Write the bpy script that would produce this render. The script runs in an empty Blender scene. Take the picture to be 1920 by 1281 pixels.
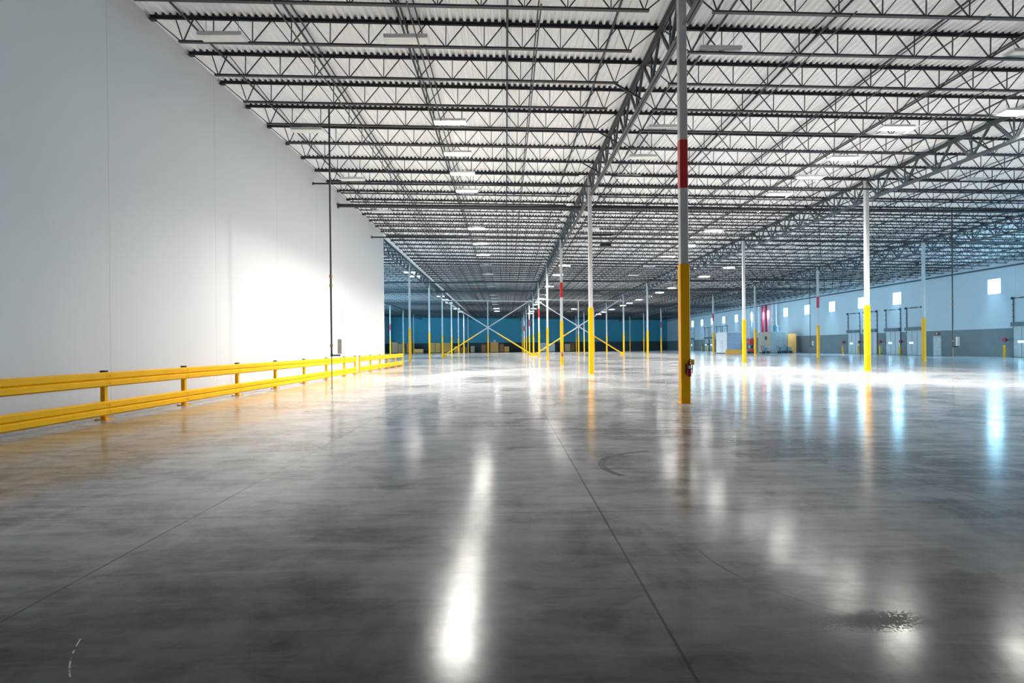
import bpy, math, random
from mathutils import Matrix, Vector
random.seed(7)
SC = bpy.context.scene
COL = SC.collection

# ------------------------------------------------------------------ camera
F, CX, CY = 1004.97, 970.11, 653.75
YAW, PITCH, ROLL = 0.0213, -0.0030, -0.0098
CAM_H = 1.5
def camera():
    c, s = math.cos(YAW), math.sin(YAW)
    A = Matrix(((c, -s, 0), (s, c, 0), (0, 0, 1)))
    c, s = math.cos(PITCH), math.sin(PITCH)
    B = Matrix(((1, 0, 0), (0, c, s), (0, -s, c)))
    M = B @ A
    ex, ey, ez = M[0].copy(), M[1].copy(), M[2].copy()
    c, s = math.cos(ROLL), math.sin(ROLL)
    r = c * ex + s * ez
    u = -s * ex + c * ez
    cam = bpy.data.cameras.new('camera')
    o = bpy.data.objects.new('camera', cam)
    COL.objects.link(o)
    b = -ey
    o.matrix_world = Matrix(((r.x, u.x, b.x, 0), (r.y, u.y, b.y, 0), (r.z, u.z, b.z, CAM_H), (0, 0, 0, 1)))
    cam.sensor_fit = 'HORIZONTAL'
    cam.sensor_width = 36
    cam.lens = 36 * F / 1920
    cam.shift_x = -(CX - 960) / 1920
    cam.shift_y = (CY - 640.5) / 1920
    cam.clip_end = 600
    SC.camera = o
camera()

# ------------------------------------------------------------------ world and exposure
w = bpy.data.worlds.new('world'); SC.world = w
w.use_nodes = True
w.node_tree.nodes['Background'].inputs[0].default_value = (0.5, 0.75, 1, 1)
w.node_tree.nodes['Background'].inputs[1].default_value = 0.3
SC.view_settings.view_transform = 'Standard'
SC.view_settings.look = 'None'
SC.view_settings.exposure = 1.68
SC.view_settings.gamma = 1
SC.view_settings.use_curve_mapping = False
SC.cycles.use_denoising = True
SC.cycles.max_bounces = 8
SC.cycles.diffuse_bounces = 6
SC.cycles.glossy_bounces = 4
SC.cycles.sample_clamp_indirect = 6
LAMP = 34.0         # lens radiance of a burning lamp seen from the side
BEAM = 315.0        # watts of a burning lamp's downward beam
DAY = 9.0          # sky radiance behind the window glass

# ------------------------------------------------------------------ materials
def nodes(name):
    m = bpy.data.materials.new(name); m.use_nodes = True
    nt = m.node_tree
    return m, nt, nt.nodes, nt.links, nt.nodes['Principled BSDF']

def N(nt, typ, **kw):
    n = nt.nodes.new(typ)
    for k, v in kw.items(): setattr(n, k, v)
    return n

def math_(nt, op, a, b=None, c=None, clamp=False):
    n = nt.nodes.new('ShaderNodeMath'); n.operation = op; n.use_clamp = clamp
    for i, v in enumerate((a, b, c)):
        if v is None: continue
        if isinstance(v, (int, float)): n.inputs[i].default_value = v
        else: nt.links.new(v, n.inputs[i])
    return n.outputs[0]

def mixc(nt, fac, a, b):
    n = nt.nodes.new('ShaderNodeMix'); n.data_type = 'RGBA'
    for s, v in ((n.inputs[0], fac), (n.inputs[6], a), (n.inputs[7], b)):
        if isinstance(v, (int, float)): s.default_value = v
        elif isinstance(v, tuple): s.default_value = (*v, 1) if len(v) == 3 else v
        else: nt.links.new(v, s)
    return n.outputs[2]

def noise(nt, vec, scale, detail=4, rough=.55, dist=0):
    n = nt.nodes.new('ShaderNodeTexNoise')
    n.inputs['Scale'].default_value = scale; n.inputs['Detail'].default_value = detail
    n.inputs['Roughness'].default_value = rough; n.inputs['Distortion'].default_value = dist
    if vec is not None: nt.links.new(vec, n.inputs['Vector'])
    return n.outputs['Fac']

def ramp(nt, fac, stops):
    n = nt.nodes.new('ShaderNodeValToRGB'); e = n.color_ramp.elements
    while len(e) < len(stops): e.new(.5)
    for i, (p, v) in enumerate(stops):
        e[i].position = p
        e[i].color = (v, v, v, 1) if isinstance(v, (int, float)) else (*v, 1)
    nt.links.new(fac, n.inputs[0])
    return n.outputs[0]

def paint(name, col, rough=.45, metal=0, var=.12, scale=3.0):
    m, nt, ns, ln, b = nodes(name)
    tc = N(nt, 'ShaderNodeTexCoord')
    f = noise(nt, tc.outputs['Object'], scale, 5)
    lo = tuple(c * (1 - var) for c in col); hi = tuple(min(1, c * (1 + var)) for c in col)
    ln.new(ramp(nt, f, [(.3, lo), (.7, hi)]), b.inputs['Base Color'])
    b.inputs['Roughness'].default_value = rough; b.inputs['Metallic'].default_value = metal
    return m

def glow(name, col, strength, base=(.8, .8, .8)):
    m, nt, ns, ln, b = nodes(name)
    b.inputs['Base Color'].default_value = (*base, 1)
    b.inputs['Emission Color'].default_value = (*col, 1)
    b.inputs['Emission Strength'].default_value = strength
    tc = N(nt, 'ShaderNodeTexCoord')
    ln.new(ramp(nt, noise(nt, tc.outputs['Object'], 4, 2), [(0, .35), (1, .45)]), b.inputs['Roughness'])
    return m

M = {}
M['white_wall'] = None
M['steel'] = paint('grey_primer_steel', (.032, .034, .04), .5)
M['girder'] = paint('girder_steel', (.075, .077, .08), .5)
M['beam'] = paint('dark_beam_steel', (.06, .075, .085), .5)
M['pipe'] = paint('dark_pipe', (.03, .03, .034), .45)
M['deck'] = paint('white_deck_paint', (.93, .935, .94), .5, 0, .02, 1.5)
M['column'] = paint('column_grey_paint', (.55, .545, .535), .4, 0, .05)
M['yellow'] = paint('safety_yellow', (.92, .45, .001), .45, 0, .05, 2)
M['yellow'].node_tree.nodes['Principled BSDF'].inputs['Specular IOR Level'].default_value = .2
M['red'] = paint('band_red', (.55, .012, .012), .4, 0, .08)
M['black'] = paint('black_plastic', (.015, .015, .017), .45)
M['housing'] = paint('lamp_white_metal', (.80, .80, .79), .4, 0, .03)
M['lens_off'] = paint('unlit_lens', (.85, .85, .82), .3, 0, .02)
M['lens_on'] = glow('lit_lens', (1, .965, .90), LAMP)
M['added_uplight_on'] = glow('added_uplight', (1, .93, .82), 1.0)  # uplight added on the lamp tops to brighten the deck
M['day'] = glow('daylit_window_glass', (.32, .72, 1.0), DAY)
M['day_soft'] = glow('daylight_fill_glow', (.30, .70, 1.0), 6.0)
M['frame'] = paint('window_frame_paint', (.55, .58, .6), .4)
M['door'] = paint('dock_door_panel', (.55, .57, .57), .45, 0, .05)
M['seal'] = paint('door_header_grey', (.16, .18, .19), .6)
M['track'] = paint('door_track_steel', (.18, .20, .22), .4)
M['extinguisher'] = paint('extinguisher_red', (.30, .006, .006), .3)
M['rust'] = paint('valve_brass', (.30, .19, .05), .45)
M['cabinet'] = paint('cabinet_grey_white', (.62, .63, .61), .45)
M['wood'] = paint('crate_wood', (.88, .38, .10), .7, 0, .25, 6)
M['wood_dark'] = paint('weathered_wood', (.24, .10, .035), .75, 0, .3, 6)
M['wood_red'] = paint('reddish_timber', (.45, .15, .06), .75, 0, .25, 6)
M['carton'] = paint('carton_board', (.55, .37, .20), .7, 0, .15, 5)
M['shrink'] = paint('white_shrink_wrap', (.66, .64, .68), .4, 0, .1)
M['shelter'] = paint('shelter_white', (.72, .72, .74), .45)
M['shelter_blue'] = paint('shelter_blue_grey', (.32, .40, .50), .4)
M['beige'] = paint('beige_sheet', (.60, .52, .40), .5)
M['ribbed'] = paint('ribbed_grey_sheet', (.26, .30, .31), .45)
M['riser_white'] = paint('riser_white', (.75, .76, .78), .35)
M['riser_red'] = paint('riser_red', (.50, .02, .05), .35)
M['tank'] = paint('tank_green_grey', (.13, .24, .27), .4)
M['exit'] = paint('exit_sign_red', (.65, .02, .02), .4)
M['concrete'] = paint('precast_grey', (.22, .24, .25), .7)

def wall_material(name, upper, lower=None, split=2.9, axis='Y', pitch=5.08, off=14.05, rough=.55):
    m, nt, ns, ln, b = nodes(name)
    g = N(nt, 'ShaderNodeNewGeometry')
    sp = N(nt, 'ShaderNodeSeparateXYZ'); ln.new(g.outputs['Position'], sp.inputs[0])
    a = sp.outputs[axis]
    t = math_(nt, 'ABSOLUTE', math_(nt, 'SUBTRACT', math_(nt, 'FLOORED_MODULO', math_(nt, 'SUBTRACT', a, off - pitch / 2), pitch), pitch / 2))
    seam = math_(nt, 'LESS_THAN', t, .012)
    t2 = math_(nt, 'ABSOLUTE', math_(nt, 'SUBTRACT', math_(nt, 'FLOORED_MODULO', a, .5), .25))
    rib = math_(nt, 'LESS_THAN', t2, .008)
    n1 = noise(nt, g.outputs['Position'], .5, 5)
    lo = tuple(c * .96 for c in upper)
    c = mixc(nt, n1, lo, upper)
    c = mixc(nt, math_(nt, 'MULTIPLY', rib, .035), c, (.3, .3, .3))
    c = mixc(nt, math_(nt, 'MULTIPLY', seam, .35), c, (.25, .25, .25))
    if lower:
        n2 = noise(nt, g.outputs['Position'], .9, 6, .6, .5)
        lc = mixc(nt, n2, tuple(v * .75 for v in lower), tuple(v * 1.2 for v in lower))
        c = mixc(nt, math_(nt, 'LESS_THAN', sp.outputs['Z'], split), c, lc)
    ln.new(c, b.inputs['Base Color'])
    b.inputs['Roughness'].default_value = rough
    return m
M['white_wall'] = wall_material('white_wall_panels', (.63, .612, .595))
M['dock_wall'] = wall_material('dock_wall_paint', (.59, .635, .67), (.205, .22, .225), 2.9, 'Y', 7.62, 59.5)
M['far_wall'] = wall_material('daylight_tinted_far_wall', (.06, .34, .46), (.05, .06, .07), 2.9, 'X', 7.62, 0)  # blue daylight tint put into the upper wall colour
M['side_wall'] = wall_material('far_left_wall_paint', (.30, .46, .52), (.05, .06, .07), 2.9, 'Y', 7.62, 0)

def floor_material():
    m, nt, ns, ln, b = nodes('polished_concrete')
    g = N(nt, 'ShaderNodeNewGeometry')
    P = g.outputs['Position']
    sp = N(nt, 'ShaderNodeSeparateXYZ'); ln.new(P, sp.inputs[0])
    X, Y = sp.outputs['X'], sp.outputs['Y']
    big = noise(nt, P, .22, 4, .6, .4)
    med = noise(nt, P, 1.1, 8, .65, .8)
    fine = noise(nt, P, 7, 8, .7, .3)
    mp = N(nt, 'ShaderNodeMapping'); mp.inputs['Scale'].default_value = (.35, 2.2, 1)
    mp.inputs['Rotation'].default_value = (0, 0, .25)
    ln.new(P, mp.inputs['Vector'])
    sweep = noise(nt, mp.outputs[0], 2.0, 6, .6, .6)
    v = math_(nt, 'ADD', math_(nt, 'MULTIPLY', big, .35), math_(nt, 'MULTIPLY', med, .30))
    v = math_(nt, 'ADD', v, math_(nt, 'MULTIPLY', sweep, .25))
    v = math_(nt, 'ADD', v, math_(nt, 'MULTIPLY', fine, .10))
    col = ramp(nt, v, [(.42, (.15, .148, .146)), (.5, (.46, .455, .45)), (.58, (.68, .67, .66))])
    # foreground shade put into the colour: darker near the camera, edge broken by noise
    near_shade = ramp(nt, math_(nt, 'DIVIDE', math_(nt, 'ADD', Y, math_(nt, 'MULTIPLY', math_(nt, 'SUBTRACT', big, .5), 9.0)), 30.0), [(2.6 / 30, .28), (4.84 / 30, .74), (9 / 30, .70), (22.84 / 30, .60)])
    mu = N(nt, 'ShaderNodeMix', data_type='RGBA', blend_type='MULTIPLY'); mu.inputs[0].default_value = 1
    ln.new(col, mu.inputs[6]); ln.new(near_shade, mu.inputs[7]); col = mu.outputs[2]
    # tan tint along the guard rail, broken up by noise
    tx = math_(nt, 'SMOOTH_MAX', 0.0, 0.0, 0.0)
    d = math_(nt, 'MULTIPLY', math_(nt, 'ABSOLUTE', math_(nt, 'ADD', X, 7.4)), .45)
    tan = math_(nt, 'MULTIPLY', math_(nt, 'SUBTRACT', 1.0, d, None, True), math_(nt, 'SUBTRACT', math_(nt, 'MULTIPLY', med, 2.2), .6, None, True))
    tan = math_(nt, 'MULTIPLY', tan, math_(nt, 'LESS_THAN', Y, 18))
    col = mixc(nt, math_(nt, 'MULTIPLY', tan, .55), col, (.36, .25, .12))
    # saw-cut joints
    def line(a, off, pitch, wid):
        t = math_(nt, 'ABSOLUTE', math_(nt, 'SUBTRACT', math_(nt, 'FLOORED_MODULO', math_(nt, 'SUBTRACT', a, off - pitch / 2), pitch), pitch / 2))
        return math_(nt, 'LESS_THAN', t, wid)
    j = math_(nt, 'MAXIMUM', line(X, .84, 3.66, .009), math_(nt, 'MULTIPLY', line(Y, 4.84, 9.0, .007), .7))
    col = mixc(nt, math_(nt, 'MULTIPLY', j, .75), col, (.045, .04, .035))
    # tyre marks and scrapes: parts of circles
    def arc(cx, cy, r, wid, x0, x1, y0, y1):
        dx = math_(nt, 'SUBTRACT', X, cx); dy = math_(nt, 'SUBTRACT', Y, cy)
        q = math_(nt, 'SQRT', math_(nt, 'ADD', math_(nt, 'MULTIPLY', dx, dx), math_(nt, 'MULTIPLY', dy, dy)))
        a = math_(nt, 'LESS_THAN', math_(nt, 'ABSOLUTE', math_(nt, 'SUBTRACT', q, r)), wid)
        for s, lo, hi in ((X, x0, x1), (Y, y0, y1)):
            a = math_(nt, 'MULTIPLY', a, math_(nt, 'MULTIPLY', math_(nt, 'GREATER_THAN', s, lo), math_(nt, 'LESS_THAN', s, hi)))
        return a
    dark = arc(2.1, 6.65, .91, .045, 1.1, 2.0, 6.15, 7.65)
    dark = math_(nt, 'MAXIMUM', dark, math_(nt, 'MULTIPLY', arc(2.6, 3.9, 1.2, .007, 1.35, 2.1, 2.78, 3.9), .8))
    col = mixc(nt, math_(nt, 'MULTIPLY', math_(nt, 'MULTIPLY', dark, med), 1.5, None, True), col, (.05, .05, .055))
    pale = arc(-1.17, 3.28, 1.15, .0035, -2.26, -1.93, 2.43, 2.84)
    col = mixc(nt, math_(nt, 'MULTIPLY', pale, math_(nt, 'GREATER_THAN', fine, .49)), col, (.7, .68, .64))
    # speckled oily patch
    def blob(cx, cy, rx, ry):
        dx = math_(nt, 'DIVIDE', math_(nt, 'SUBTRACT', X, cx), rx); dy = math_(nt, 'DIVIDE', math_(nt, 'SUBTRACT', Y, cy), ry)
        return math_(nt, 'SUBTRACT', 1.0, math_(nt, 'SQRT', math_(nt, 'ADD', math_(nt, 'MULTIPLY', dx, dx), math_(nt, 'MULTIPLY', dy, dy))), None, True)
    spk = noise(nt, P, 60, 2, .5, .3)
    s1 = math_(nt, 'GREATER_THAN', math_(nt, 'ADD', math_(nt, 'MULTIPLY', blob(1.98, 2.86, .40, .13), .34), spk), .60)
    s1 = math_(nt, 'MULTIPLY', s1, math_(nt, 'GREATER_THAN', blob(1.98, 2.86, .40, .13), .01))
    col = mixc(nt, math_(nt, 'MULTIPLY', s1, .85), col, (.05, .034, .02))
    # scattered small chips
    vo = N(nt, 'ShaderNodeTexVoronoi'); vo.inputs['Scale'].default_value = 1.3; ln.new(P, vo.inputs['Vector'])
    chip = math_(nt, 'LESS_THAN', vo.outputs['Distance'], .008)
    col = mixc(nt, math_(nt, 'MULTIPLY', chip, .8), col, (.03, .03, .03))
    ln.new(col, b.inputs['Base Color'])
    r = ramp(nt, math_(nt, 'ADD', math_(nt, 'MULTIPLY', med, .6), math_(nt, 'MULTIPLY', fine, .4)), [(.35, .21), (.62, .13)])
    r = mixc(nt, s1, r, (.4, .4, .4))
    ln.new(r, b.inputs['Roughness'])
    b.inputs['IOR'].default_value = 1.28
    bp = N(nt, 'ShaderNodeBump'); bp.inputs['Strength'].default_value = .012; bp.inputs['Distance'].default_value = .05
    hgt = math_(nt, 'ADD', noise(nt, P, .9, 2, .5), math_(nt, 'MULTIPLY', j, -.4))
    ln.new(hgt, bp.inputs['Height']); ln.new(bp.outputs[0], b.inputs['Normal'])
    return m
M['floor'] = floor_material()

# ------------------------------------------------------------------ mesh helpers
class MB:
    def __init__(self): self.v = []; self.f = []
    def add(self, vs, fs):
        n = len(self.v); self.v += [tuple(p) for p in vs]; self.f += [tuple(i + n for i in q) for q in fs]
        return self
    def box(self, x0, x1, y0, y1, z0, z1):
        return self.add([(x0, y0, z0), (x1, y0, z0), (x1, y1, z0), (x0, y1, z0), (x0, y0, z1), (x1, y0, z1), (x1, y1, z1), (x0, y1, z1)],
                        [(0, 3, 2, 1), (4, 5, 6, 7), (0, 1, 5, 4), (1, 2, 6, 5), (2, 3, 7, 6), (3, 0, 4, 7)])
    def cbox(self, x0, x1, y0, y1, z0, z1, c):           # box with chamfered vertical edges
        pr = [(x0 + c, y0), (x1 - c, y0), (x1, y0 + c), (x1, y1 - c), (x1 - c, y1), (x0 + c, y1), (x0, y1 - c), (x0, y0 + c)]
        n = len(pr)
        vs = [(x, y, z0) for x, y in pr] + [(x, y, z1) for x, y in pr]
        fs = [(i, (i + 1) % n, n + (i + 1) % n, n + i) for i in range(n)] + [tuple(range(n - 1, -1, -1)), tuple(range(n, 2 * n))]
        return self.add(vs, fs)
    def tube(self, p, q, r, n=8, r2=None, cap=True):
        p, q = Vector(p), Vector(q); d = (q - p).normalized()
        a = d.cross(Vector((0, 0, 1)) if abs(d.z) < .95 else Vector((1, 0, 0))).normalized(); b = d.cross(a)
        r2 = r if r2 is None else r2
        vs = []
        for c, rr in ((p, r), (q, r2)):
            for i in range(n):
                t = 2 * math.pi * (i + .5) / n
                vs.append(c + a * (math.cos(t) * rr) + b * (math.sin(t) * rr))
        fs = [(i, n + i, n + (i + 1) % n, (i + 1) % n) for i in range(n)]
        if cap: fs += [tuple(range(n)), tuple(range(2 * n - 1, n - 1, -1))]
        return self.add(vs, fs)
    def bar(self, p, q, s): return self.tube(p, q, s * .7071, 4)
    def prism(self, prof, axis, a0, a1, closed=True):    # profile swept along 'X' or 'Y'
        n = len(prof)
        mk = (lambda u, z, a: (u, a, z)) if axis == 'Y' else (lambda u, z, a: (a, u, z))
        vs = [mk(u, z, a0) for u, z in prof] + [mk(u, z, a1) for u, z in prof]
        k = n if closed else n - 1
        fs = [(i, (i + 1) % n, n + (i + 1) % n, n + i) for i in range(k)]
        if closed: fs += [tuple(range(n - 1, -1, -1)), tuple(range(n, 2 * n))]
        return self.add(vs, fs)
    def lathe(self, prof, c=(0, 0, 0), n=16):
        vs = []; m = len(prof)
        for i in range(n):
            t = 2 * math.pi * i / n
            vs += [(c[0] + r * math.cos(t), c[1] + r * math.sin(t), c[2] + z) for r, z in prof]
        fs = [(i * m + k, ((i + 1) % n) * m + k, ((i + 1) % n) * m + k + 1, i * m + k + 1) for i in range(n) for k in range(m - 1)]
        return self.add(vs, fs)
    def data(self, name, mat):
        me = bpy.data.meshes.new(name); me.from_pydata(self.v, [], self.f); me.update()
        me.materials.append(mat)
        return me

def obj(name, data, parent=None, loc=None):
    o = bpy.data.objects.new(name, data); COL.objects.link(o)
    if parent: o.parent = parent
    if loc: o.location = loc
    return o
def part(name, mb, mat, parent, loc=None, label=None):
    o = obj(name, mb.data(name, mat), parent, loc)
    if label: o['label'] = label
    return o
def tag(o, label, cat, group=None, kind=None):
    o['label'] = label; o['category'] = cat
    if group: o['group'] = group
    if kind: o['kind'] = kind
    return o
def thing(name, label, cat, loc=(0, 0, 0), group=None):
    o = bpy.data.objects.new(name, None); COL.objects.link(o); o.location = loc
    o.empty_display_size = .3
    return tag(o, label, cat, group)
def struct(name, mb, mat, parent=None, label=None, cat=None):
    o = obj(name, mb.data(name, mat), parent)
    if parent is None:
        o['kind'] = 'structure'; o['label'] = label; o['category'] = cat
    return o

ONES = 'first second third fourth fifth sixth seventh eighth ninth tenth eleventh twelfth thirteenth fourteenth fifteenth sixteenth seventeenth eighteenth nineteenth'.split()
TENS = {20: 'twentieth', 30: 'thirtieth', 40: 'fortieth', 50: 'fiftieth', 60: 'sixtieth', 70: 'seventieth', 80: 'eightieth', 90: 'ninetieth'}
TN = {20: 'twenty', 30: 'thirty', 40: 'forty', 50: 'fifty', 60: 'sixty', 70: 'seventy', 80: 'eighty', 90: 'ninety'}
def nth(i):
    if i < 20: return ONES[i - 1]
    t = i // 10 * 10
    return TENS[t] if i == t else TN[t] + '-' + ONES[i - t - 1]

# ------------------------------------------------------------------ dimensions
BAY = 15.24
X1, X2, X3, X0, XL2 = 4.63, 19.87, 35.11, -10.61, -25.85   # column rows
XW, XWL, XFL = 50.35, -10.2, -36.0                          # dock wall, white wall, far left wall
Y0 = 13.82                                                  # first column line
YB, YF, YWE = 166.2, -8.0, 45.3                            # far wall, unseen wall set close behind the camera, end of the white wall
SLOPE = .019
P, D = .2032, .076                                           # pitch and depth of the deck ribs
def roof(x): return 10.964 - SLOPE * x                       # seat of the joists
JS = BAY / 8

# ------------------------------------------------------------------ setting
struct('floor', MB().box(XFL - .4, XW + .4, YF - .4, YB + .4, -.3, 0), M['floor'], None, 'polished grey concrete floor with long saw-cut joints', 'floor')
# white wall: the side of an insulated room with a thin edge at its far end
struct('wall_left', MB().box(XWL - .45, XWL, YF, YWE, 0, roof(XWL) - .02), M['white_wall'], None, 'tall white panel wall behind the yellow guard rail', 'wall')
struct('wall_inner', MB().box(XFL, XWL - .45, YWE - .3, YWE, 0, roof(XWL) - .02), M['white_wall'], None, 'white panel wall turning away behind the end of the tall wall', 'wall')
struct('wall_back', MB().box(XFL - .3, XW + .3, YB, YB + .3, 0, roof(XFL)), M['far_wall'], None, 'blue-green far wall with dark base', 'wall')
struct('wall_unseen_front', MB().box(XFL - .3, XW + .3, YF - .3, YF, 0, roof(XFL)), M['beam'], None, 'unseen dark wall set close behind the camera', 'wall')  # unseen, set close and dark to keep light off the near column front
struct('wall_far_left', MB().box(XFL - .3, XFL, YWE, YB, 0, roof(XFL)), M['side_wall'], None, 'side wall of the hall beyond the white room', 'wall')

# dock wall with real openings for its windows
WIN = [54.2 + 6.87 * i for i in range(0, 14) if i != 1] + [54.2 - 6.87 * i for i in range(2, 9)]
WIN = sorted(WIN)
WZ0, WZ1, WW = 6.47, 8.05, .74
mb = MB()
edges = [YF]
for y in WIN: edges += [y - WW, y + WW]
edges.append(YB)
mb.box(XW, XW + .3, YF, YB, 0, WZ0); mb.box(XW, XW + .3, YF, YB, WZ1, roof(XW))
for i in range(0, len(edges), 2): mb.box(XW, XW + .3, edges[i], edges[i + 1], WZ0, WZ1)
struct('wall_right', mb, M['dock_wall'], None, 'long dock wall, pale above and bare grey concrete below', 'wall')
DL = bpy.data.lights.new('window_daylight', 'AREA')
DL.shape = 'RECTANGLE'; DL.size = 1.3; DL.size_y = 1.4; DL.energy = 400; DL.color = (.42, .72, 1.0); DL.spread = math.radians(110)
for i, y in enumerate(WIN):
    fr = MB()
    for a, b_, c, d in ((y - WW, y + WW, WZ0, WZ0 + .05), (y - WW, y + WW, WZ1 - .05, WZ1), (y - WW, y - WW + .05, WZ0 + .05, WZ1 - .05), (y + WW - .05, y + WW, WZ0 + .05, WZ1 - .05)):
        fr.box(XW + .02, XW + .12, a, b_, c, d)
    o = struct('window_%d' % (i + 1), fr, M['frame'], None, 'small square daylit window high in the dock wall, %s from the near end' % nth(i + 1), 'window')
    part('pane', MB().box(XW + .07, XW + .085, y - WW + .05, y + WW - .05, WZ0 + .05, WZ1 - .05), M['day'], o)
    sky = obj('daylight', DL, o, (XW - .02, y, (WZ0 + WZ1) / 2))
    sky.rotation_euler = (0, math.radians(42), 0)
tr = MB().box(XW - .16, XW - .005, YF, YB, 9.05, 9.2)
struct('trim_1', tr, M['beam'], None, 'dark edge beam along the top of the dock wall', 'trim')
# glazed strips in the far left wall
for i, (ya, yb, za, zb) in enumerate(((148, 156, .3, 2.2), (148, 156, 3.2, 4.8))):
    o = struct('window_%d' % (60 + i), MB().box(XFL + .005, XFL + .06, ya - .1, yb + .1, za - .1, zb + .1), M['frame'], None,
               ('lower' if i == 0 else 'upper') + ' bright glazed opening in the far left wall', 'window')
    part('pane', MB().box(XFL + .06, XFL + .08, ya, yb, za, zb), M['day_soft'], o)

# unseen glow panels added for blue fill, on the far left and dock walls
for n_, (side, ya, yb, za, zb) in enumerate(((0, 50, 125, 1, 8), (1, 28, 46, .2, 3.4))):
    xs = (XFL + .005, XFL + .06, XFL + .08) if side == 0 else (XW - .06, XW - .005, XW - .08)
    o = struct('window_%d' % (70 + n_), MB().box(min(xs[:2]), max(xs[:2]), ya - .1, yb + .1, za - .1, zb + .1), M['frame'], None,  # added glow panels, not real windows
               'unseen long glow panel added on the far left wall' if side == 0 else 'unseen long glow panel added on the near part of the dock wall', 'window')
    a, b_ = (xs[1], xs[2]) if side == 0 else (xs[2], xs[0])
    part('pane', MB().box(a, b_, ya, yb, za, zb), M['day_soft'], o)

# roof deck: ribbed sheet running away from the camera
prof = []
x = XFL - .3
while x < XW + .3:
    z = roof(x) + .004
    prof += [(x, z), (x + .075, z - SLOPE * .075), (x + .10, z + D), (x + P - .025, z + D - SLOPE * .1)]
    x += P
struct('ceiling', MB().prism(prof, 'Y', YF, YB, False), M['deck'], None, 'white ribbed metal roof deck above the joists', 'ceiling')

# ------------------------------------------------------------------ columns
ROWN = {1: 'centre row', 2: 'row right of the centre', 3: 'row nearest the dock wall', 0: 'row beyond the white wall', -1: 'far left row'}
RX = {1: X1, 2: X2, 3: X3, 0: X0, -1: XL2}
red_on = {(1, 0), (1, 2), (1, 4), (1, 6), (1, 8), (3, 1), (3, 3), (3, 5), (3, 7), (-1, 7)}
def column_data(red, h):
    s = .102
    d = {'shaft': MB().cbox(-s, s, -s, s, .02, h, .018).data('shaft', M['column'])}
    s2 = .122
    d['yellow_sleeve'] = MB().cbox(-s2, s2, -s2, s2, .012, 3.60, .02).data('yellow_sleeve', M['yellow'])
    d['base_plate'] = MB().box(-.15, .15, -.15, .15, 0, .014).data('base_plate', M['yellow'])
    d['cap_plate'] = MB().box(-.15, .15, -.17, .17, h, h + .02).data('cap_plate', M['column'])
    s3 = .1055
    if red: d['red_band'] = MB().cbox(-s3, s3, -s3, s3, 5.56, 6.80, .018).data('red_band', M['red'])
    return d
CACHE = {}
for row in (1, 2, 3, 0, -1):
    ks = range(0, 10) if row in (1, 2, 3) else range(2, 10) if row == 0 else range(7, 10)
    if row == 2: ks = range(1, 10)
    if row == 3: ks = range(1, 10)
    first = ks[0]
    for k in ks:
        x = RX[row]; red = (row, k) in red_on
        key = (row, red)
        if key not in CACHE: CACHE[key] = column_data(red, roof(x) - .12)
        extra = ' and red band' if red else ''
        if row == 0 and k == 2: continue
        lab = 'grey steel column with yellow foot%s, %s back in the %s' % (extra, nth(k - first + 1), ROWN[row])
        if (row, k) == (1, 0): lab = 'tall near column with yellow foot and red band, a fire extinguisher hung on it'
        if row == 0: lab = 'grey steel column with yellow foot, %s back in the %s' % (nth(k - 2), ROWN[row])
        c = thing('column', lab, 'column', (x, Y0 + BAY * k, 0), 'roof columns')
        for n, d in CACHE[key].items(): obj(n, d, c)

# ------------------------------------------------------------------ joists
def joist_data(L, tag_, xa):
    """open-web joist along +x, top at z = 0; dark blocks added on its top chord stand for shade in the deck's flutes"""
    t = MB()
    x = XFL - .3 + P * math.ceil((xa - XFL + .3) / P)
    while x + P < xa + L:  # added dark blocks imitate the shade inside the flutes
        u = x - xa
        t.add([(u + .082, -.078, -.001), (u + P - .007, -.078, -.001), (u + P - .007, .078, -.001), (u + .082, .078, -.001),
               (u + .104, -.078, D - .006), (u + P - .029, -.078, D - .006), (u + P - .029, .078, D - .006), (u + .104, .078, D - .006)],
              [(0, 3, 2, 1), (4, 5, 6, 7), (0, 1, 5, 4), (1, 2, 6, 5), (2, 3, 7, 6), (3, 0, 4, 7)])
        x += P
    t.box(0, L, -.08, .08, -.012, 0)
    t.box(0, L, -.026, -.014, -.075, -.012); t.box(0, L, .014, .026, -.075, -.012)
    t.box(0, .16, -.06, .06, -.12, -.075); t.box(L - .16, L, -.06, .06, -.12, -.075)
    zb = -.74
    b = MB()
    x0, x1 = .82, L - .82
    b.box(x0, x1, -.05, .05, zb, zb + .012); b.box(x0, x1, -.026, -.014, zb + .012, zb + .062); b.box(x0, x1, .014, .026, zb + .012, zb + .062)
    wd = MB(); wv = wd
    r = .027
    zt, zl = -.045, zb + .035
    wd.bar((.12, 0, -.08), (x0 + .06, 0, zl), r); wd.bar((L - .12, 0, -.08), (x1 - .06, 0, zl), r)
    n = 11
    a0, a1 = x0 + .12, x1 - .12
    p = (a1 - a0 - .62) / n
    nb = [a0] + [a0 + .31 + p * (i + .5) for i in range(n)] + [a1]
    nt_ = [a0 + .31 + p * i for i in range(n + 1)]
    wd.bar((a0 - .22, 0, zt), (nb[0], 0, zl), r)
    wd.bar((a1 + .22, 0, zt), (nb[-1], 0, zl), r)
    for i in range(n + 1):
        wd.bar((nb[i] + .015, 0, zl), (nt_[i] - .015, 0, zt), r)
        wd.bar((nb[i + 1] - .015, 0, zl), (nt_[i] + .015, 0, zt), r)
    for i in range(1, n + 1): wv.bar((nb[i], 0, zl), (nb[i], 0, zt), r * .9)
    return {'top_chord': t.data('top_chord' + tag_, M['steel']), 'bottom_chord': b.data('bottom_chord' + tag_, M['steel']),
            'web': wd.data('web', M['steel'])}
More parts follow.
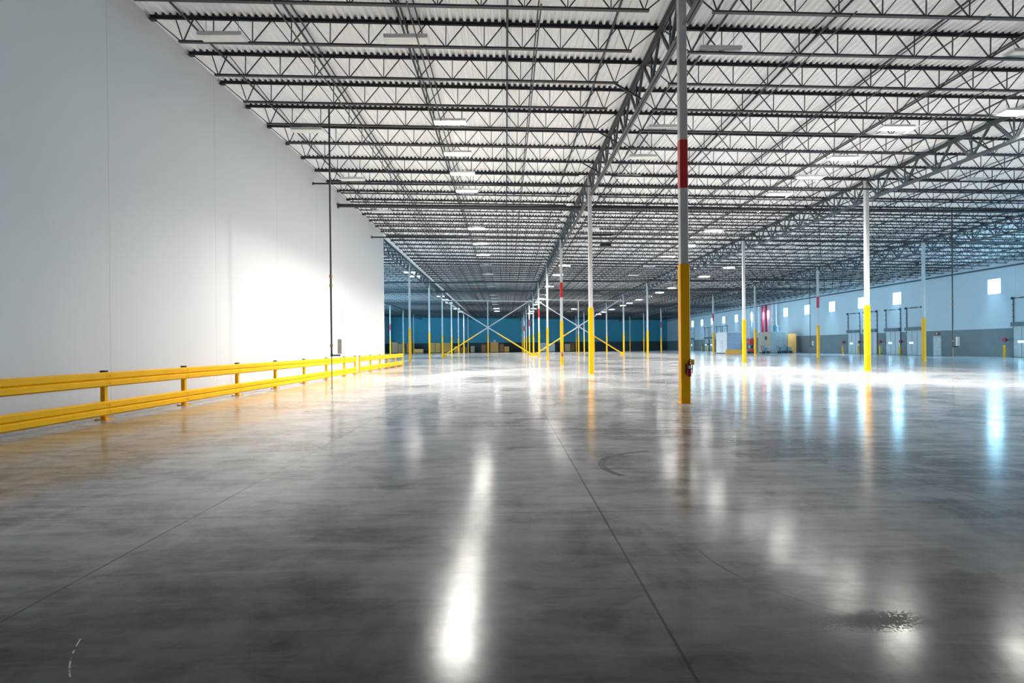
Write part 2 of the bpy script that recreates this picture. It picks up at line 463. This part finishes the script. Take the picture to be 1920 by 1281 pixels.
BAYS = [(XWL + .02, X1, 'bay beside the white wall'), (X1, X2, 'bay right of the nearest column'), (X2, X3, 'bay right of the second column row'),
        (X3, XW, 'bay along the dock wall'), (XL2, X0, 'bay behind the white wall'), (XFL, XL2, 'far left bay')]
ANG = math.atan(SLOPE)
jobs = []
for bi, (xa, xb, nm) in enumerate(BAYS):
    kmin = 0 if bi < 4 else 17
    num = 0
    for i in range(kmin, 80):
        y = Y0 + JS * i
        if y > YB - .5: break
        # what the picture can show: the frame's right edge cuts the near joists
        if xa > .02 * y + 1.0 * y + 1.5: continue
        num += 1
        jobs.append((y + .25 * max(0, xa), bi, i, y, num))
jobs.sort()
JD = {}
rest = MB()
for rank, (_, bi, i, y, num) in enumerate(jobs):
    xa, xb, nm = BAYS[bi]
    L = (xb - xa) - .012
    if bi not in JD: JD[bi] = joist_data(L, '', xa + .006)
    if rank < 300:
        j = thing('roof_joist', 'open-web roof joist, %s from the camera in the %s' % (nth(num), nm), 'roof joist', (xa + .006, y, roof(xa)), 'open-web roof joists')
        j.rotation_euler = (0, ANG, 0)
        for n, d in JD[bi].items(): obj(n, d, j)
    else:
        R = Matrix.Translation((xa + .006, y, roof(xa))) @ Matrix.Rotation(ANG, 4, 'Y')
        for n, d in JD[bi].items():
            rest.add([R @ v.co for v in d.vertices], [tuple(p.vertices) for p in d.polygons])
if rest.v:
    tag(obj('distant_roof_joists', rest.data('distant_roof_joists', M['steel'])), 'mass of far roof joists near the blue-green far wall', 'roof joists', None, 'stuff')

# ------------------------------------------------------------------ girders along the column rows
def girder_data(tagn):
    L = BAY
    t = MB()
    zt = -.125
    t.box(-.11, -.015, .01, L - .01, zt - .02, zt); t.box(.015, .11, .01, L - .01, zt - .02, zt)
    t.box(-.035, -.015, .01, L - .01, zt - .15, zt - .02); t.box(.015, .035, .01, L - .01, zt - .15, zt - .02)
    b = MB(); zb = -1.28
    b.box(-.10, -.015, .35, L - .35, zb, zb + .02); b.box(.015, .10, .35, L - .35, zb, zb + .02)
    b.box(-.035, -.015, .35, L - .35, zb + .02, zb + .13); b.box(.015, .035, .35, L - .35, zb + .02, zb + .13)
    wd = MB(); wv = wd; kb = MB()
    for i in range(8):
        ya, ym, yc = JS * i, JS * (i + .5), JS * (i + 1)
        wd.bar((0, ya + .08, zt - .09), (0, ym - .03, zb + .07), .075 if i else .09)
        wd.bar((0, yc - .08, zt - .09), (0, ym + .03, zb + .07), .075 if i < 7 else .09)
        wv.bar((0, ym, zb + .07), (0, ym, zt - .1), .05)
    kb.bar((-.95, 0, -.70 + SLOPE * .9), (-.03, 0, zb + .06), .05)
    return {'top_chord': t.data('top_chord', M['girder']), 'bottom_chord': b.data('bottom_chord', M['girder']), 'web': wd.data('web', M['beam'])}, kb.data('knee_brace', M['steel'])
GD, KB = girder_data('')
for row in (1, 2, 3, 0, -1):
    ks = {1: range(-1, 10), 2: range(0, 10), 3: range(1, 10), 0: range(2, 10), -1: range(6, 10)}[row]
    for n_, k in enumerate(ks):
        g = thing('roof_girder', 'heavy lattice roof girder, %s span from the camera over the %s' % (nth(n_ + 1), ROWN[row]), 'girder', (RX[row], Y0 + BAY * k, roof(RX[row])), 'roof girders')
        for n, d in GD.items(): obj(n, d, g)
        for i in (2, 4, 6): obj('knee_brace', KB, g, (0, JS * i + .06, 0))

# ------------------------------------------------------------------ pipes and bracing lines along the ceiling
n_ = 0
x = -9.05
while x < XW - 1:
    n_ += 1
    z = roof(x) - .11
    o = obj('sprinkler_pipe', MB().tube((x, 13.0, z - .04), (x, YB - .1, z - .04), .034, 8).data('sprinkler_pipe', M['pipe']))
    tag(o, 'slim dark sprinkler pipe running away under the deck, %s from the white wall' % nth(n_), 'pipe', 'sprinkler branch pipes')
    x += 3.06
n_ = 0
for xa, xb, nm in BAYS[:4]:
    for fr in (.27, .5, .73):
        x = xa + (xb - xa) * fr + .35
        n_ += 1
        for up in (1, 0):
            z = roof(x) - (.09 if up else .755)
            o = obj('bridging_bar', MB().box(x - .018, x + .018, 13.6, YB - .2, z - .012, z + .012).data('bridging_bar', M['steel']))
            tag(o, 'thin %s bridging bar tying the joists together, %s line from the white wall' % ('upper' if up else 'lower', nth(n_)), 'bridging bar', 'joist bridging bars')
for x, nm in ((-2.75, 'lamp row beside the white wall'), (14.95, 'lamp row right of the nearest column'), (5.75, 'unlit lamp row by the centre columns')):
    z = roof(x) - .36
    o = obj('conduit', MB().tube((x, 13.5, z), (x, 60, z), .028, 8).data('conduit', M['pipe']))
    tag(o, 'dark cable conduit along the ' + nm, 'conduit', 'lamp conduits')
for y, z, r, lab in ((28.75, 10.30, .045, 'thin sprinkler main crossing the hall, nearest of the three'), (33.0, 10.25, .11, 'thick dark sprinkler main crossing the whole hall'),
                     (41.2, 10.0, .06, 'sprinkler main crossing the hall just before the white wall ends')):
    t = thing('cross_main', lab, 'pipe', (0, y, 0), 'sprinkler cross mains')
    part('pipe', MB().tube((XWL + .03, 0, z), (XW - .6, 0, z - .79), r, 10), M['pipe'], t)
    part('wall_collar', MB().tube((XWL + .005, 0, z), (XWL + .06, 0, z), r * 1.6, 12), M['pipe'], t)
    xx = XWL + 2.3
    while xx < XW - 2:
        zz = z - .79 * (xx - XWL) / (XW - XWL)
        part('hanger', MB().tube((xx, 0, zz), (xx, 0, roof(xx) - .01), .014, 6), M['pipe'], t)
        xx += 6.1
for y, z, h, lab in ((70.3, 10.05, .22, 'shallow dark beam crossing the far hall'), (81.6, 10.0, .36, 'deep dark beam crossing the far hall')):
    mb = MB()
    for a, b_, c, d in ((-.09, .09, 0, .03), (-.012, .012, .03, h - .03), (-.09, .09, h - .03, h)):
        mb.prism([(a + y, z - h / 2 + c), (b_ + y, z - h / 2 + c), (b_ + y, z - h / 2 + d), (a + y, z - h / 2 + d)], 'X', XFL + .05, XW - .3)
    tag(obj('steel_beam', mb.data('steel_beam', M['beam'])), lab, 'beam')

# ------------------------------------------------------------------ high-bay lamps
def lamp_data(lit):
    hz = MB()
    hz.box(-.62, .62, -.19, .19, .03, .075); hz.box(-.62, -.60, -.19, .19, -.02, .03); hz.box(.60, .62, -.19, .19, -.02, .03)
    hz.box(-.60, .60, -.19, -.175, -.02, .03); hz.box(-.60, .60, .175, .19, -.02, .03); hz.box(-.22, .22, -.07, .07, .075, .13)
    ln_ = MB()
    for a, b_ in ((-.170, -.060), (-.055, .055), (.060, .170)): ln_.box(-.595, .595, a, b_, -.03, .025)
    sl = MB().box(-.55, .55, .09, .17, .075, .08).box(-.55, .55, -.17, -.09, .075, .08)
    wr = MB()
    for sx in (-.45, .45): wr.tube((sx, 0, .075), (sx, 0, .62), .006, 5)
    return {'housing': hz.data('housing', M['housing']), 'lens': ln_.data('lens', M['lens_on'] if lit else M['lens_off']), 'hanger_wires': wr.data('hanger_wires', M['pipe']), 'added_top_slots': sl.data('added_top_slots', M['added_uplight_on'] if lit else M['lens_off'])}
LD = {True: lamp_data(True), False: lamp_data(False)}
LZ = 10.3
BL = bpy.data.lights.new('lamp_beam', 'AREA')
BL.shape = 'RECTANGLE'; BL.size = 1.18; BL.size_y = .34; BL.energy = BEAM; BL.color = (1, .965, .91); BL.spread = math.radians(133)
NEARY = [18.3, 21.0, 24.4, 27.2, 30.2, 33.6, 39.8, 45.6, 51.1]
FARY = [57.8, 64.9, 71.8, 77.6, 84.0, 90.6, 97.0, 104.5, 110.4, 122.0, 131.5, 139.5]
rows = []
rows.append((-2.1, 'row beside the white wall', [(y, True) for y in NEARY[1:]] + [(y, False) for y in FARY[:9]] + [(122, True), (131, True)]))
rows.append((15.6, 'row right of the nearest column', [(15.6, False)] + [(y, True) for y in NEARY[1:]] + [(y, False) for y in FARY[:6]] + [(122, True), (131, True)]))
rows.append((6.4, 'row right of the centre columns', [(y, False) for y in (15.8, 21.4, 24.7, 27.6, 33.6, 39.8, 45.6, 51.1)] + [(y, True) for y in FARY]))
rows.append((24.3, 'row right of the second column row', [(y, False) for y in (27.2, 33.6, 45.6)] + [(y, True) for y in FARY]))
rows.append((-7.9, 'row closest to the white wall', [(y, False) for y in (15.3, 21.8, 28.1, 34.8)]))
rows.append((-11.1, 'row beyond the white wall', [(62.5, True), (66, True), (92, True), (98.5, True), (105.6, True), (121.7, True), (132.8, True)]))
rows.append((19.0, 'right edge of the view', [(19.4, True)]))
rows.append((-2.75, 'near end of the lamp row left of the middle', [(15.4, False)]))
for x, nm, ys in rows:
    for i, (y, lit) in enumerate(ys):
        z = min(LZ, roof(x) - .62)
        if len(ys) == 1: lab = '%s strip lamp hung under the joists, alone at the %s' % ('glowing' if lit else 'unlit', nm)
        if x == -2.75: lab = 'unlit strip lamp nearest the camera, in line with the glowing left row'
        elif len(ys) > 1: lab = '%s strip lamp, %s from camera in the %s' % ('glowing' if lit else 'unlit', nth(i + 1), nm)
        l = thing('strip_lamp', lab, 'ceiling lamp', (x, y, z), 'high-bay strip lamps')
        for n, d in LD[lit].items(): obj(n, d, l)
        if lit:
            b = obj('beam', BL, l, (0, 0, -.034))

# ------------------------------------------------------------------ guard rail
RAILP = [(0, 0), (.055, .03), (.055, .125), (.02, .155), (.055, .185), (.055, .285), (0, .315), (-.012, .305), (.035, .275), (.035, .20), (0, .155), (.035, .11), (.035, .04), (-.012, .01)]
def guard(name_label, ys, x):
    t = thing('guard_rail', name_label, 'guard rail', (x, ys[0], 0), 'yellow guard rails')
    for y in ys:
        q = part('post', MB().cbox(-.10, .0, -.05, .05, .012, 1.04, .008), M['yellow'], t, (0, y - ys[0], 0))
        part('cap', MB().cbox(-.108, .008, -.058, .058, 1.04, 1.075, .012), M['black'], q, None, 'black plastic post cap')
        bp = MB().box(-.18, .08, -.13, .13, 0, .014)
        for sx in (-.15, .05):
            for sy in (-.1, .1): bp.tube((sx, sy, .014), (sx, sy, .04), .012, 6)
        part('base_plate', bp, M['yellow'], q)
    for a, b_ in zip(ys[:-1], ys[1:]):
        for z in (.09, .72):
            mb = MB().prism([(px, pz + z) for px, pz in RAILP], 'Y', a - ys[0] + .004, b_ - ys[0] - .004)
            for e in (a - ys[0] + .05, b_ - ys[0] - .05):
                for zz in (.075, .235): mb.tube((.05, e, z + zz), (.066, e, z + zz), .014, 6)
            part('rail', mb, M['yellow'], t)
ysA = [0.3 + 2.9 * i for i in range(11)] + [31.4]
ysA = [y for y in ysA if y < 31.0] + [31.4]
guard('long yellow two-rail guard rail along the foot of the white wall', ysA, -8.74)
guard('shorter yellow guard rail past the gap, reaching the end of the white wall', [32.5, 35.1, 37.7, 40.3, 43.0, 45.7], -8.78)

# ------------------------------------------------------------------ drop pipes with hose valves
def drop(label, x, y, ztop, cab=True, pole=True):
    t = thing('drop_pipe', label, 'pipe', (x, y, 0), 'valve drop pipes')
    part('pipe', MB().tube((0, 0, 1.28), (0, 0, ztop), .035, 10), M['pipe'], t)
    va = MB()
    for z in (1.62, 3.9, 4.25): va.tube((0, 0, z - .05), (0, 0, z + .05), .06, 10)
    part('valve', va, M['rust'], t, None, 'brass coloured valve collars')
    part('elbow', MB().tube((0, 0, 1.25), (.33, 0, 1.25), .032, 8).tube((0, 0, 1.2), (0, 0, 1.32), .045, 8), M['pipe'], t)
    part('valve_cabinet', MB().cbox(.24, .40, -.05, .06, 1.3, 1.86, .01), M['cabinet'], t, None, 'pale grey valve cabinet')
    if pole:
        part('floor_stand', MB().tube((0, 0, .01), (0, 0, 1.2), .018, 8).tube((0, 0, 0), (0, 0, .012), .07, 10), M['rust'], t, None, 'thin brownish stand')
drop('thin dark drop pipe with valves standing before the white wall', -6.62, 20.5, 10.85)
drop('thin dark drop pipe with valves hanging in front of the dock wall', 28.0, 33.0, 9.95)
drop('distant drop pipe with valves before the dock wall, left of the red-banded column', 36.3, 63.2, 9.8)

# ------------------------------------------------------------------ fire extinguisher on the near column
def extinguisher(x, y, label):
    t = thing('fire_extinguisher', label, 'fire extinguisher', (x, y, 0), 'column fire extinguishers')
    part('cylinder', MB().lathe([(.0, .70), (.058, .70), (.058, .715), (.058, .99), (.055, 1.03), (.028, 1.055), (.022, 1.07), (0, 1.07)], (0, 0, 0), 18), M['extinguisher'], t)
    part('valve_head', MB().box(-.02, .02, -.03, .03, 1.065, 1.105).bar((-.0, -.03, 1.10), (.0, -.10, 1.155), .018).bar((0, -.03, 1.085), (0, -.10, 1.09), .014), M['black'], t)
    h = MB(); pts = [(.02, -.02, 1.08), (.07, -.03, 1.06), (.082, -.03, .98), (.078, -.03, .86), (.07, -.03, .78)]
    for a, b_ in zip(pts[:-1], pts[1:]): h.tube(a, b_, .011, 8)
    part('hose', h, M['black'], t)
    part('bracket', MB().box(-.07, .07, .055, .072, .76, 1.02).box(-.068, .068, -.067, .06, .885, .905), M['pipe'], t)
    part('label_plate', MB().box(-.03, .03, -.072, -.067, .90, .98), M['cabinet'], t)
    tg = MB().tube((.03, -.04, 1.06), (.05, -.045, 1.16), .003, 5).box(.03, .12, -.05, -.046, 1.0, 1.14)
    part('yellow_tag', tg, M['yellow'], t)
extinguisher(X1 + .05, Y0 - .197, 'red fire extinguisher hung on the near yellow column')
extinguisher(X1, Y0 + 2 * BAY - .197, 'small red fire extinguisher on the second red-banded column of the centre row')

# ------------------------------------------------------------------ X braces
def brace(xa, xb, nm):
    y = Y0 + 5 * BAY
    xm = (xa + xb) / 2
    c = thing('wind_post', 'slim yellow-footed post amid the X brace %s' % nm, 'post', (xm, y, 0), 'wind posts')
    h = 9.33 - SLOPE * (xb - xa) / 2
    part('shaft', MB().cbox(-.08, .08, -.08, .08, .01, h, .012), M['column'], c)
    part('yellow_sleeve', MB().cbox(-.095, .095, -.095, .095, 0, 3.6, .012), M['yellow'], c)
    ztop = 9.4
    for s, dy in ((1, .20), (-1, -.20)):
        p = Vector((xa + .35, y + dy, .25)) if s > 0 else Vector((xb - .35, y + dy, .25))
        q = Vector((xb - .35, y + dy, ztop)) if s > 0 else Vector((xa + .35, y + dy, ztop))
        t = thing('diagonal_brace', 'long diagonal brace rising to the %s %s' % ('right' if s > 0 else 'left', nm), 'brace', p, 'diagonal braces')
        mid = p.lerp(q, .39)
        part('tube', MB().tube(mid - p, q - p, .085, 10), M['column'], t)
        part('yellow_tube', MB().tube((0, 0, 0), mid - p, .092, 10), M['yellow'], t)
        d = (q - p).normalized()
        part('end_plate', MB().box(-.3, .3, -.012, .012, -.25, .2), M['yellow'], t)
    tag(obj('brace_strut', MB().tube((xa + .12, y, 9.42), (xb - .12, y, 9.42 - SLOPE * (xb - xa)), .08, 10).data('brace_strut', M['column'])), 'pale horizontal strut above the X brace ' + nm, 'strut', 'brace struts')
brace(X0, X1, 'beyond the end of the white wall')
brace(X1, X2, 'right of the centre columns')

# ------------------------------------------------------------------ dock doors
DOORS = [(50.75, 1), (64.9, 2), (68.55, 3), (72.85, 4), (76.4, 5)]
DOORS += [(y, 6 + i) for i, y in enumerate((122.0, 125.6, 129.6, 133.2, 143.5, 147.1))]
for y, i in DOORS:
    o = struct('door_%d' % i, MB().box(XW - .10, XW - .015, y - 1.25, y + 1.25, .03, 3.05), M['door'], None, 'grey overhead dock door, %s from the near end of the dock wall' % nth(i), 'door')
    rb = MB()
    for yy in (-.42, .42): rb.box(XW - .115, XW - .10, y + yy - .02, y + yy + .02, .05, 3.0)
    part('stile', rb, M['track'], o)
    part('header', MB().box(XW - .32, XW - .015, y - 1.36, y + 1.36, 3.06, 3.47), M['seal'], o)
    part('vision_pane', MB().box(XW - .112, XW - .101, y + .25, y + .78, 1.45, 1.62), M['day_soft'], o)
    tk = MB()
    for s in (-1, 1):
        tk.box(XW - .12, XW - .02, y + s * 1.30 - .03, y + s * 1.30 + .03, .02, 5.75)
        for zz in (4.0, 4.6, 5.2): tk.box(XW - .20, XW - .02, y + s * 1.30 - .06, y + s * 1.30 + .06, zz, zz + .06)
    part('track', tk, M['track'], o)
    sh = MB().tube((XW - .18, y - 1.4, 5.85), (XW - .18, y + 1.4, 5.85), .03, 8)
    for s in (-1, 1): sh.tube((XW - .18, y + s * 1.28 - .07, 5.85), (XW - .18, y + s * 1.28 + .07, 5.85), .13, 12)
    sh.tube((XW - .18, y - .55, 5.85), (XW - .18, y + .55, 5.85), .06, 10)
    part('spring_shaft', sh, M['beam'], o)
    # bollard and dock light on the near-left side of each door
    bo = thing('bollard', 'short yellow bollard beside the %s dock door' % nth(i), 'bollard', (XW - .75, y + 1.55, 0), 'door bollards')
    part('body', MB().tube((0, 0, 0), (0, 0, 1.12), .10, 14), M['yellow'], bo)
    part('cap', MB().lathe([(.10, 1.12), (.085, 1.16), (.05, 1.19), (0, 1.2)], (0, 0, 0), 14), M['yellow'], bo)
    dl = thing('dock_light', 'round red dock signal on a wall arm beside the %s dock door' % nth(i), 'dock light', (XW - .03, y + 1.72, 1.72), 'dock signals')
    part('arm', MB().bar((0, 0, 0), (-.45, 0, -.02), .05), M['black'], dl)
    part('head', MB().tube((-.42, 0, 0), (-.58, 0, 0), .20, 16), M['black'], dl)
    part('lens', MB().tube((-.575, 0, 0), (-.60, 0, 0), .17, 16), M['exit'], dl)

# man door with exit sign
y = 61.45
o = struct('door_30', MB().box(XW - .08, XW - .01, y - .5, y + .5, .02, 2.2), M['cabinet'], None, 'white personnel door in the grey base of the dock wall', 'door')
fr = MB().box(XW - .06, XW - .005, y - .6, y - .51, .02, 2.3).box(XW - .06, XW - .005, y + .51, y + .6, .02, 2.3).box(XW - .06, XW - .005, y - .6, y + .6, 2.21, 2.3)
part('frame', fr, M['frame'], o)
part('handle', MB().tube((XW - .08, y - .4, 1.02), (XW - .14, y - .4, 1.02), .02, 8).tube((XW - .14, y - .42, 1.02), (XW - .14, y - .28, 1.02), .015, 8), M['track'], o)
e = thing('exit_sign', 'small red sign above the white personnel door', 'sign', (XW - .02, y, 2.45))
part('box', MB().box(-.10, 0, -.26, .26, 0, .26), M['exit'], e)
part('face', MB().box(-.105, -.10, -.12, .12, .06, .2), M['cabinet'], e, None, 'pale centre of the sign')

# ------------------------------------------------------------------ gear by the dock wall
s_ = thing('equipment_shelter', 'white box shelter with blue-grey front beyond the second red column', 'shelter', (37.4, 90, 0))
part('body', MB().box(0, 2.55, .03, 4.6, .12, 3.6), M['shelter'], s_)
part('front_panel', MB().box(.04, 2.51, 0, .03, .14, 3.56), M['shelter_blue'], s_)
part('roof_cap', MB().box(-.05, 2.6, -.05, 4.65, 3.6, 3.7), M['shelter'], s_)
part('skid', MB().box(0, 2.55, .1, .3, 0, .12).box(0, 2.55, 4.3, 4.5, 0, .12), M['black'], s_)
part('door', MB().box(-.03, 0, 1.6, 2.6, .2, 2.3), M['cabinet'], s_)
for k in range(5):
    z = .14 * k
    o = obj('timber_beam', MB().box(36.4 + .12 * (k % 2), 39.9 - .15 * (k % 3), 88.0, 88.22, z + .002, z + .138).data('timber_beam', M['yellow'] if k % 2 else M['wood']))
    tag(o, '%s beam lying in the stack before the blue-grey shelter, %s from the floor' % ('yellow' if k % 2 else 'tan', nth(k + 1)), 'beam', 'stacked beams')
m_ = thing('scissor_lift', 'red lift machine on black wheels between the shelter and the ribbed box', 'lift', (41.45, 89.5, 0))
part('platform', MB().box(-.55, .55, -.4, .4, 1.55, 2.45), M['red'], m_)
part('base', MB().box(-.5, .5, -.4, .4, .35, .75), M['red'], m_)
st = MB()
for s in (-1, 1): st.bar((-.45, s * .3, .75), (.45, s * .3, 1.55), .08).bar((.45, s * .3, .75), (-.45, s * .3, 1.55), .08)
part('scissor_arms', st, M['black'], m_)
for sx in (-.38, .38):
    for sy in (-.36, .36): part('wheel', MB().tube((sx, sy - .07, .2), (sx, sy + .07, .2), .2, 16), M['black'], m_)
b_ = thing('ribbed_enclosure', 'tall grey ribbed enclosure with beige side and wooden end by the dock wall', 'enclosure', (44.95, 90, 0))
part('body', MB().box(0, 2.8, .04, 4.6, .1, 3.65), M['beige'], b_)
rb = MB()
xx = .02
while xx < 2.75:
    rb.box(xx, xx + .12, -.02, .04, .12, 3.62)
    xx += .2
part('ribbed_front', rb, M['ribbed'], b_)
part('skid', MB().box(0, 2.8, .1, .3, 0, .1).box(0, 2.8, 4.2, 4.4, 0, .1), M['black'], b_)
part('vent', MB().box(-.04, 0, 1.4, 2.0, 2.3, 2.9), M['black'], b_)
o = thing('timber_crate', 'brown upright timber crate against the ribbed enclosure', 'crate', (47.9, 90.1, 0))
cr = MB()
for k in range(6): cr.box(.24 * k, .24 * k + .22, 0, .04, .05, 3.3)
part('boards', cr, M['wood'], o)
part('body', MB().box(0, 1.43, .045, 2.0, .05, 3.25), M['wood_dark'], o)
part('runner', MB().box(0, 1.43, .1, .25, 0, .05).box(0, 1.43, 1.7, 1.85, 0, .05), M['wood_dark'], o)
tk = thing('tank', 'green-grey drum tank on top of the ribbed enclosure', 'tank', (46.3, 91, 3.65))
part('body', MB().lathe([(0, 0), (.42, 0), (.42, .95), (.36, 1.05), (0, 1.1)], (0, 0, 0), 20), M['tank'], tk)
part('filler_neck', MB().tube((0, 0, 1.08), (0, 0, 1.22), .08, 10), M['tank'], tk)
for k, xx in enumerate((43.4, 46.0, 47.2)):
    c = thing('hand_cart', 'dark hand cart on the floor before the %s' % ('beige side of the enclosure', 'ribbed enclosure', 'brown crate')[k], 'cart', (xx, 88.6, 0), 'hand carts')
    part('deck', MB().box(-.5, .5, -.35, .35, .34, .42), M['black'], c)
    part('handle', MB().tube((-.48, -.3, .42), (-.62, -.3, 1.25), .03, 8).tube((-.48, .3, .42), (-.62, .3, 1.25), .03, 8).tube((-.62, -.3, 1.25), (-.62, .3, 1.25), .03, 8), M['pipe'], c)
    part('load', MB().cbox(-.2, .4, -.28, .28, .42, 1.05, .08), M['tank'], c)
    for sx in (-.35, .35):
        for sy in (-.3, .3): part('wheel', MB().tube((sx, sy - .04, .17), (sx, sy + .04, .17), .17, 14), M['black'], c)
for k, (yy, r, mt, nm) in enumerate(((108.5, .22, 'riser_white', 'white'), (106.6, .14, 'riser_white', 'white'), (104.6, .12, 'riser_white', 'white'), (103.0, .20, 'riser_red', 'red'), (101.6, .20, 'riser_red', 'red'),
                                     (99.2, .17, 'riser_white', 'white'), (97.8, .14, 'riser_white', 'white'))):
    order = ('first', 'second', 'third', 'left', 'right', 'fourth', 'fifth')[k]
    lab = ('%s of the two red fire risers standing against the dock wall' % order) if nm == 'red' else ('white riser pipe against the dock wall, %s from the far end' % order)
    t = thing('riser_pipe', lab, 'pipe', (XW - .5, yy, 0), 'risers at the dock wall')
    part('pipe', MB().tube((0, 0, .02), (0, 0, 9.0), r, 14), M[mt], t)
    part('flange', MB().tube((0, 0, 4.2), (0, 0, 4.3), r * 1.5, 14).tube((0, 0, 0), (0, 0, .04), r * 1.6, 14), M[mt], t)
h = thing('speaker_box', 'small black box hung beside the nearest dock-side column', 'speaker', (34.56, 44.3, 7.95))
part('body', MB().cbox(-.12, .12, -.12, .12, 0, .38, .02), M['black'], h)
part('arm', MB().bar((.10, 0, .2), (.45, 0, .2), .04), M['black'], h)
u = thing('unit_heater', 'dark unit heater hung under the cross main right of the second centre column', 'heater', (7.6, Y0 + 14 * JS, 0))
part('body', MB().cbox(-.4, .4, -.3, .3, 9.02, 9.22, .04), M['black'], u)
part('fan_guard', MB().tube((0, -.31, 9.12), (0, -.34, 9.12), .09, 14), M['pipe'], u)
for sx in (-.36, .36): part('hanger', MB().tube((sx, 0, 9.2), (sx, 0, roof(7.6) - .75), .015, 6), M['pipe'], u)
part('frame', MB().box(-1.1, .55, -.06, .06, 9.86, 9.96), M['black'], u)

# wall box on the white wall
wb = thing('wall_box', 'small pale control box low on the white wall behind the guard rail', 'box', (XWL, 33.6, 1.4), None)
part('body', MB().cbox(0, .12, -.2, .2, 0, .55, .015), M['cabinet'], wb)
part('conduit', MB().tube((.04, 0, .55), (.04, 0, 2.4), .018, 8), M['cabinet'], wb)

# ------------------------------------------------------------------ crates and pallets in front of the far wall
def crate(x, w_, d_, h_, y, mt, label, name='crate', z=0.0):
    t = thing(name, label, 'crate' if 'crate' in name else 'carton', (x, y, z), 'goods before the far wall')
    nb_ = max(2, int(h_ / .35))
    s = MB()
    for k in range(nb_): s.box(0, w_, -.03, 0, .13 + (h_ - .15) * k / nb_ + .01, .13 + (h_ - .15) * (k + 1) / nb_ - .02)
    part('slats', s, M[mt], t)
    part('body', MB().box(.02, w_ - .02, .0, d_, .13, h_ - .02), M[mt], t)
    rn = MB()
    for f in (0, .45, .9): rn.box(w_ * f, w_ * f + w_ * .1, 0, d_, 0, .13)
    part('runner', rn, M['wood_dark'], t)
YC = 158.0
def px(xp, Y=YC): return (xp - 949.0) / F * Y
goods = [(736, 748, 3.2, 'wood_dark', 'dark timber crate leftmost at the far wall'), (748.5, 761, 2.8, 'wood_dark', 'dark timber crate second from the far left'),
         (763, 774, 2.9, 'wood_dark', 'dark crate just behind the first yellow-footed column of the far row'), (776, 794, 1.2, 'wood', 'low tan crate right of the dark timber crates'),
         (808, 817, 2.9, 'wood', 'tall tan crate left of a pair behind the second far-row column'), (817.5, 827, 2.9, 'wood', 'tall tan crate right of a pair behind the second far-row column'),
         (832, 845, 2.9, 'wood', 'tall tan crate behind the third far-row column'), (852, 863, 1.9, 'wood', 'medium tan crate left of the X brace foot'), (864, 876, 1.6, 'wood_red', 'reddish crate at the left X brace foot'),
         (883, 890, 1.9, 'carton', 'narrow brown carton left of the brace post'), (903, 911, 2.3, 'wood_red', 'reddish crate just left of the brace post'), (912, 919, 2.6, 'wood_dark', 'dark crate right behind the brace post'),
         (920, 935, 3.0, 'wood', 'big tan crate just right of the brace post'), (937, 945, 2.4, 'wood_red', 'reddish crate right of the big tan crate'), (946, 955, 1.7, 'wood', 'small tan crate rightmost of the brace bay'),
         (1012, 1025, 2.7, 'shrink', 'pale wrapped pallet load left of the red-banded far columns'), (1026, 1041, 2.5, 'shrink', 'pale wrapped pallet load right of the first'), (1060, 1070, 2.3, 'carton', 'brown carton stack by the second X brace post'),
         (1071, 1078, 2.6, 'wood_dark', 'dark crate by the second X brace post')]
for xa, xb, h_, mt, lab in goods:
    crate(px(xa), px(xb) - px(xa), 1.6, h_, YC, mt, lab, 'carton_stack' if mt in ('carton', 'shrink') else 'timber_crate')
o = obj('white_sack', MB().lathe([(0, 0), (.3, .02), (.36, .25), (.28, .55), (.1, .72), (0, .74)], (px(928), YC + .7, 3.0), 12).data('white_sack', M['shrink']))
tag(o, 'white sack on top of the big tan crate', 'sack')
